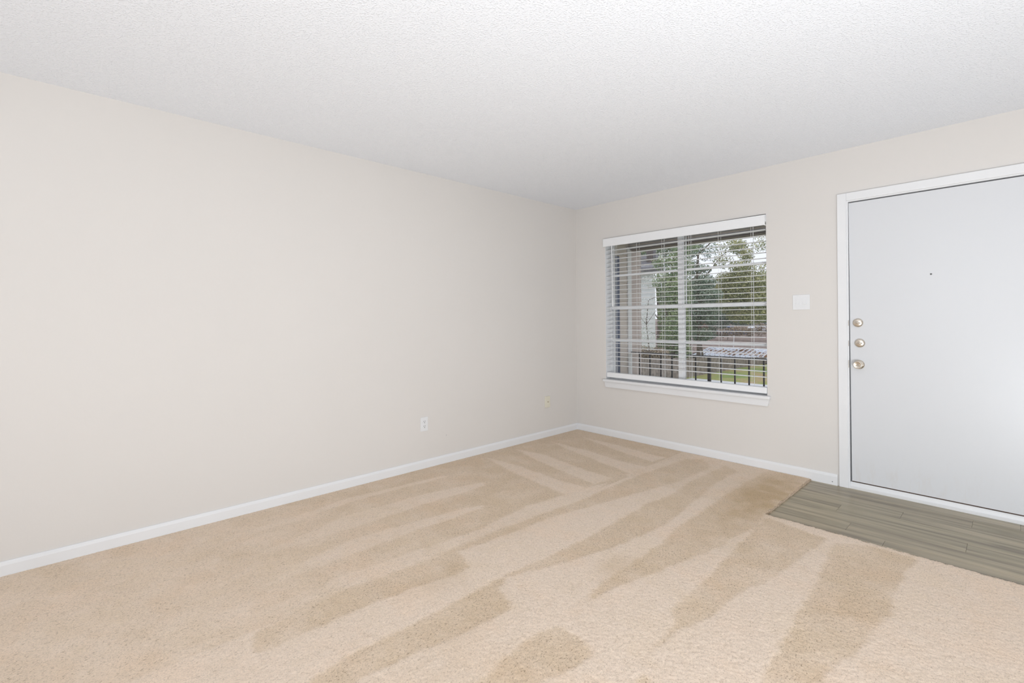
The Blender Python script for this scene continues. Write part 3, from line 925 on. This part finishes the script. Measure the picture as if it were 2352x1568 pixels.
W_ = cx1 - cx0
npan = 46
for i in range(npan):
    u0, u1 = W_ * i / npan, W_ * (i + 1) / npan
    mb = quad_slab(MB(), u0, u1 - .05, 0, 1, -.03, 0.0)
    quad_slab(mb, u1 - .05, u1, 0, 1, -.03, .07)
    mb.build('roof_panel', M['metal_roof'], cp)
quad_slab(MB(), 0, W_, -.02, .02, -.30, -.03).build('fascia', M['iron'], cp)
quad_slab(MB(), 0, W_, .98, 1.02, -.30, -.03).build('fascia', M['iron'], cp)
for i in range(6):
    for w in (.1, .9):
        p = roof_pt(.4 + i * 2.5, w)
        MB().box(p[0] - .06, p[0] + .06, p[1] - .06, p[1] + .06, -3.2, p[2] - .03).build('carport_post', M['iron'], cp)
P, F, nv = [], [], 0
for cu, cw, n, s in ((1.2, .55, 150, .5), (2.6, .72, 120, .35), (3.2, .35, 180, .55), (5.0, .5, 220, .7), (6.2, .6, 160, .6), (4.2, .2, 60, .3), (2.0, .3, 100, .5)):
    for _ in range(n):
        u, w = cu + random.gauss(0, s), min(.98, max(.02, cw + random.gauss(0, .10)))
        if not 0 < u < W_:
            continue
        p = np.array(roof_pt(u, w, .02 + random.random() * .03))
        a = rng.standard_normal(3) * .05
        c = rng.standard_normal(3) * .05
        a[2] *= .3
        c[2] *= .3
        P += [p - a, p + c, p + a, p - c]
        F.append((nv, nv + 1, nv + 2, nv + 3))
        nv += 4
link('fallen_leaves', np_mesh('fallen_leaves', np.array(P), np.array(F), M['dry_leaves']), cp, kind='stuff')

# neighbouring house at the far left, turned a third of a right angle; built in its own coordinates
hs = thing('neighbour_house', (-9.55, 18.0, 0), 'white sided house with a grey roof behind the trees', 'house', rz=math.radians(33.4))
MB().box(-9, 0, 0, 8, -3.0, 4.0).build('house_wall', M['house'], hs)
sb = MB().prism([(0.0, 0), (-.035, 0), (-.015, .24), (0.0, .24)], 'x', -9, 0)
bmesh.ops.translate(sb.bm, vec=(0, 0, -1.0), verts=sb.bm.verts)
sb = sb.build('siding_board', M['house'], hs)
for k in range(1, 20):
    copy_part(sb, (0, 0, .25 * k))
MB().box(-.06, .04, -.05, .06, -1, 3.95).build('corner_board', M['house'], hs)
MB().prism([(-.75, 3.62), (-.75, 3.78), (4, 5.1), (8.75, 3.78), (8.75, 3.62), (4, 4.9)], 'x', -9.5, .42).build('house_roof', M['shingle'], hs)
ch = MB().box(-.30, .02, 1.2, 1.9, 3.9, 5.35).build('chimney', M['brick_dark'], hs)
MB().box(.02, .16, 1.18, 1.92, 3.9, 5.35).build('chimney_cladding', M['shingle'], ch)


def car(loc, rz, paint, label):
    t = thing('car', loc, label, 'car', 'cars parked on the hillside street', rz=rz)
    body = [(-2.1, .35), (-2.15, .75), (-1.9, .92), (-1.1, 1.0), (1.0, .98), (1.85, .85), (2.1, .65), (2.1, .35)]
    MB().prism([(x, z) for x, z in body], 'y', -.85, .85).build('body', paint, t)
    MB().prism([(-1.5, .96), (-1.0, 1.42), (.35, 1.44), (1.1, .97)], 'y', -.72, .72).build('cabin_glass', M['car_glass'], t)
    MB().prism([(-1.02, 1.40), (-.95, 1.46), (.3, 1.48), (.38, 1.42)], 'y', -.73, .73).build('car_roof', paint, t)
    for x in (-1.3, 1.3):
        for y in (-.86, .86):
            MB().tube((x, y - .1 * (1 if y > 0 else -1), .33), (x, y, .33), .33, 18).build('wheel', M['tyre'], t)
    return t


car((-25.3, 66, -1.42), 1.0, M['car_blue'], 'small blue car on the far brown slope above the carport')
car((-23.6, 74, -1.02), 1.0, M['car_white'], 'small pale car on the far slope at the window right edge')
MB().tube((-14.47, 40, -2.75), (-14.34, 40, -0.33), .04, 8).build('marker_post', M['out_white'], None, label='thin white marker post standing behind the carport roof', category='post')

# ------------------------------------------------------------------ trees and bushes


def leaf_cloud(name, blobs, leaf, mat, parent, seed, flat=1.0):
    """blobs: (x, y, z, rx, ry, rz, count); each leaf is a folded four-sided blade"""
    r = np.random.default_rng(seed)
    C, T_ = [], []
    for bx, by, bz, rx, ry, rz, n in blobs:
        d = r.standard_normal((n, 3))
        d /= np.linalg.norm(d, axis=1)[:, None]
        rad = r.random(n) ** (1 / 2.2)
        C.append(np.array([bx, by, bz]) + d * rad[:, None] * np.array([rx, ry, rz]))
        T_.append(np.clip(.35 + .45 * d[:, 2] * rad + .35 * r.standard_normal(n), 0, 1))
    C = np.concatenate(C)
    T_ = np.concatenate(T_)
    n = len(C)
    A = r.standard_normal((n, 3))
    A /= np.linalg.norm(A, axis=1)[:, None]
    B = np.cross(A, r.standard_normal((n, 3)))
    B /= np.linalg.norm(B, axis=1)[:, None]
    s = leaf * r.uniform(.6, 1.3, n)[:, None]
    V = np.stack([C - A * s, C + B * s * .45, C + A * s, C - B * s * .45], 1).reshape(-1, 3)
    F = np.arange(4 * n).reshape(n, 4)
    me = np_mesh(name, V, F, mat, {'tint': np.repeat(T_, 4)})
    return link(name, me, parent, kind='stuff')


def trunk(name, pts, r0, r1, parent, branches=6, seed=0, spread=1.2):
    r = random.Random(seed)
    mb = MB()
    n = len(pts) - 1
    for i in range(n):
        a, c = r0 + (r1 - r0) * i / n, r0 + (r1 - r0) * (i + 1) / n
        mb.tube(pts[i], pts[i + 1], a, 8, c)
    for _ in range(branches):
        i = r.randint(max(0, n // 2), n)
        p = Vector(pts[i])
        q = p + Vector((r.uniform(-1, 1), r.uniform(-1, 1), r.uniform(.2, 1))) * spread
        mb.tube(p, q, r1 * .8, 6, r1 * .3)
        q2 = q + Vector((r.uniform(-1, 1), r.uniform(-1, 1), r.uniform(0, .8))) * spread * .7
        mb.tube(q, q2, r1 * .3, 5, r1 * .1)
    return mb.build(name, M['bark'], parent)


def tree(name, loc, label, cat, blobs, leaf, mat, seed, tr=None, group=None):
    t = thing(name, loc, label, cat, group)
    x, y, z = loc
    if tr:
        h, r0 = tr
        trunk('trunk', [(x, y, z), (x + .08, y, z + h * .35), (x - .1, y + .1, z + h * .7), (x + .05, y, z + h)], r0, r0 * .45, t, 7, seed, h * .28)
    leaf_cloud('foliage', blobs, leaf, mat, t, seed)
    return t


G = 'trees beyond the patio'
tree('evergreen_tree', (-6.0, 13.2, GZ), 'dense green tree just left of the window mullion', 'tree',
     [(-5.75, 13.2, 2.2, .55, .7, .9, 6500), (-5.75, 13.4, 3.3, .5, .7, .7, 3000), (-5.65, 13.1, .9, .5, .6, .9, 5600), (-6.25, 13, 2.7, .42, .5, .4, 1300),
      (-5.4, 13.2, 4.1, .6, .7, .45, 1900), (-6.35, 13.1, 3.45, .4, .5, .3, 600), (-5.72, 13.4, -.05, .42, .45, .5, 2300), (-6.3, 13.2, 1.3, .26, .35, .75, 1500), (-6.38, 13.2, 2.15, .24, .3, .4, 900), (-6.35, 13.3, .3, .3, .35, .5, 1000), (-6.1, 13.1, 1.75, .3, .4, .3, 700)], .042, M['leaf_green'], 11, (4.4, .10), G)
tree('leafy_tree', (-6.75, 17, GZ), 'tall green tree just right of the window mullion', 'tree',
     [(-6.95, 17, 1.5, .55, .7, .8, 4200), (-6.9, 17.2, 2.6, .5, .7, .5, 1900), (-7.05, 17, 4.5, .55, .7, .45, 1500), (-7.0, 17, 3.6, .45, .6, .4, 900),
      (-6.3, 17.2, 1.5, .5, .6, .6, 2800), (-6.5, 17.1, 3.5, .35, .5, .22, 420), (-6.6, 17.1, .5, .5, .6, .35, 1300), (-6.6, 17.3, 2.9, .5, .6, .5, 1300), (-6.3, 17.2, 4.3, .5, .6, .5, 420), (-6.2, 17.2, 2.3, .5, .6, .35, 1500)], .048, M['leaf_dark'], 12, (5.2, .10), G)
tree('oak_tree', (-3.7, 19, GZ), 'broad olive green tree at the right side of the window', 'tree',
     [(-5.6, 19, 2.5, .8, .8, .65, 5200), (-4.85, 19.2, 2.1, .7, .8, .6, 3800), (-6.15, 19, 2.0, .6, .8, .6, 2900), (-5.5, 19, 3.6, .6, .8, .4, 1500), (-5.0, 18.9, 2.9, .7, .7, .35, 1300),
      (-5.6, 18.8, 4.6, .42, .5, .4, 1100), (-5.25, 18.8, 4.15, .35, .5, .3, 600), (-4.6, 19, 3.4, .5, .7, .4, 380), (-4.55, 19, 4.6, .6, .7, .4, 420), (-6.2, 19, 4.7, .5, .7, .35, 330), (-6.2, 19, 3.1, .6, .7, .4, 1500), (-6.4, 19, 2.6, .5, .7, .35, 1500), (-4.7, 19, 2.9, .6, .7, .5, 900), (-6.4, 19, 4.0, .5, .7, .4, 480), (-5.6, 19.1, 3.15, .9, .7, .35, 1700),
      (-5.3, 19.2, 1.35, 1.1, .7, .42, 3600)], .048, M['leaf_olive'], 13, (5.4, .12), G)
tree('dark_evergreen_tree', (-14.5, 30.5, -3.2), 'dark evergreen thicket far behind the carport roof', 'tree',
     [(-11.7, 30.3, 1.55, 1.4, .9, 1.15, 4600), (-10.0, 30.3, 1.8, 1.3, .9, 1.1, 4400), (-8.3, 30.3, 2.0, 1.3, .9, 1.2, 4000), (-12.8, 30.3, 3.3, 1.5, .9, 1.3, 2600), (-10.6, 30.4, 3.6, 1.4, .9, 1.0, 1500), (-13.4, 30.3, 1.1, 1.0, .9, 1.7, 4200), (-14.6, 30.3, .6, .9, .9, 2.0, 3600),
      (-12.6, 30.5, .15, .9, .7, .55, 1500)], .075, M['leaf_dark'], 14, (4.2, .2), G)
tree('russet_shrub', (-9.05, 22.2, -1.9), 'reddish shrub right of the mullion behind the green tree', 'shrub',
     [(-9.03, 22.2, 1.6, .3, .4, .8, 900), (-8.95, 22.2, .6, .3, .4, .6, 700)], .06, M['leaf_red'], 15, (3.0, .07))
tree('brown_bush', (-6.6, 12.3, GZ), 'brown leafed bush along the top of the board fence', 'bush',
     [(-6.85, 12.3, -.2, .6, .4, .4, 2600), (-6.1, 12.3, -.22, .55, .4, .36, 2400), (-7.6, 12.5, .0, .5, .4, .4, 1200)], .035, M['leaf_brown'], 16, (.9, .04))
tree('green_hedge', (-7.7, 15.6, GZ), 'green shrub filling the gap between the house and the trees', 'shrub',
     [(-7.35, 15.6, .3, .5, .4, .9, 3000), (-7.3, 15.6, 1.5, .3, .4, .6, 1000)], .042, M['leaf_green'], 17, (2.0, .05))
tree('blossom_tree', (-5.75, 11.0, GZ), 'thin tree with pale blossom in front of the white house', 'tree',
     [(-5.95, 11, 1.0, .2, .3, .7, 320), (-5.7, 11, .55, .25, .3, .45, 420), (-5.75, 11.1, 1.75, .25, .3, .4, 200), (-5.6, 11, 2.6, .4, .35, .3, 260)], .028, M['leaf_pale'], 18, (2.9, .03))
tree('distant_tree', (-30, 92, -.4), 'distant line of dark trees on top of the brown slope', 'tree',
     [(-46, 92, 3.2, 5, 2, 5, 3000), (-40, 92, 3.6, 5, 2, 5, 3000), (-34, 92, 4.2, 5, 2, 5.5, 3000), (-28, 92, 3.8, 5, 2, 5, 3000), (-22, 92, 4.0, 5, 2, 5, 2500)], .3, M['leaf_dark'], 19, (5.5, .4), G)
tree('backdrop_tree', (-14.5, 27, GZ), 'green tree crown rising behind the white house roof', 'tree',
     [(-15.2, 27, 6.5, 1.0, .7, .9, 2600), (-14.0, 27, 6.4, .9, .7, .9, 2300), (-12.8, 27, 6.3, .8, .7, .9, 2000), (-16.2, 27, 6.4, .9, .7, .9, 1500)], .06, M['leaf_green'], 20, (6.2, .15), G)
tree('roadside_brush', (-22, 57, -1.5), 'brown and grey brush half hiding the far cars', 'bush',
     [(-22.6, 57, -.55, 1.0, .6, .75, 700), (-20.9, 57, -.45, 1.1, .6, .75, 800), (-19.4, 57, -.4, 1.0, .6, .7, 650), (-24.2, 57, -.6, 1.0, .6, .8, 800), (-18.0, 57, -.1, 1.0, .6, .9, 700), (-25.8, 57, -.5, 1.1, .6, .9, 800)],
     .10, M['leaf_brown'], 21, (.9, .04))
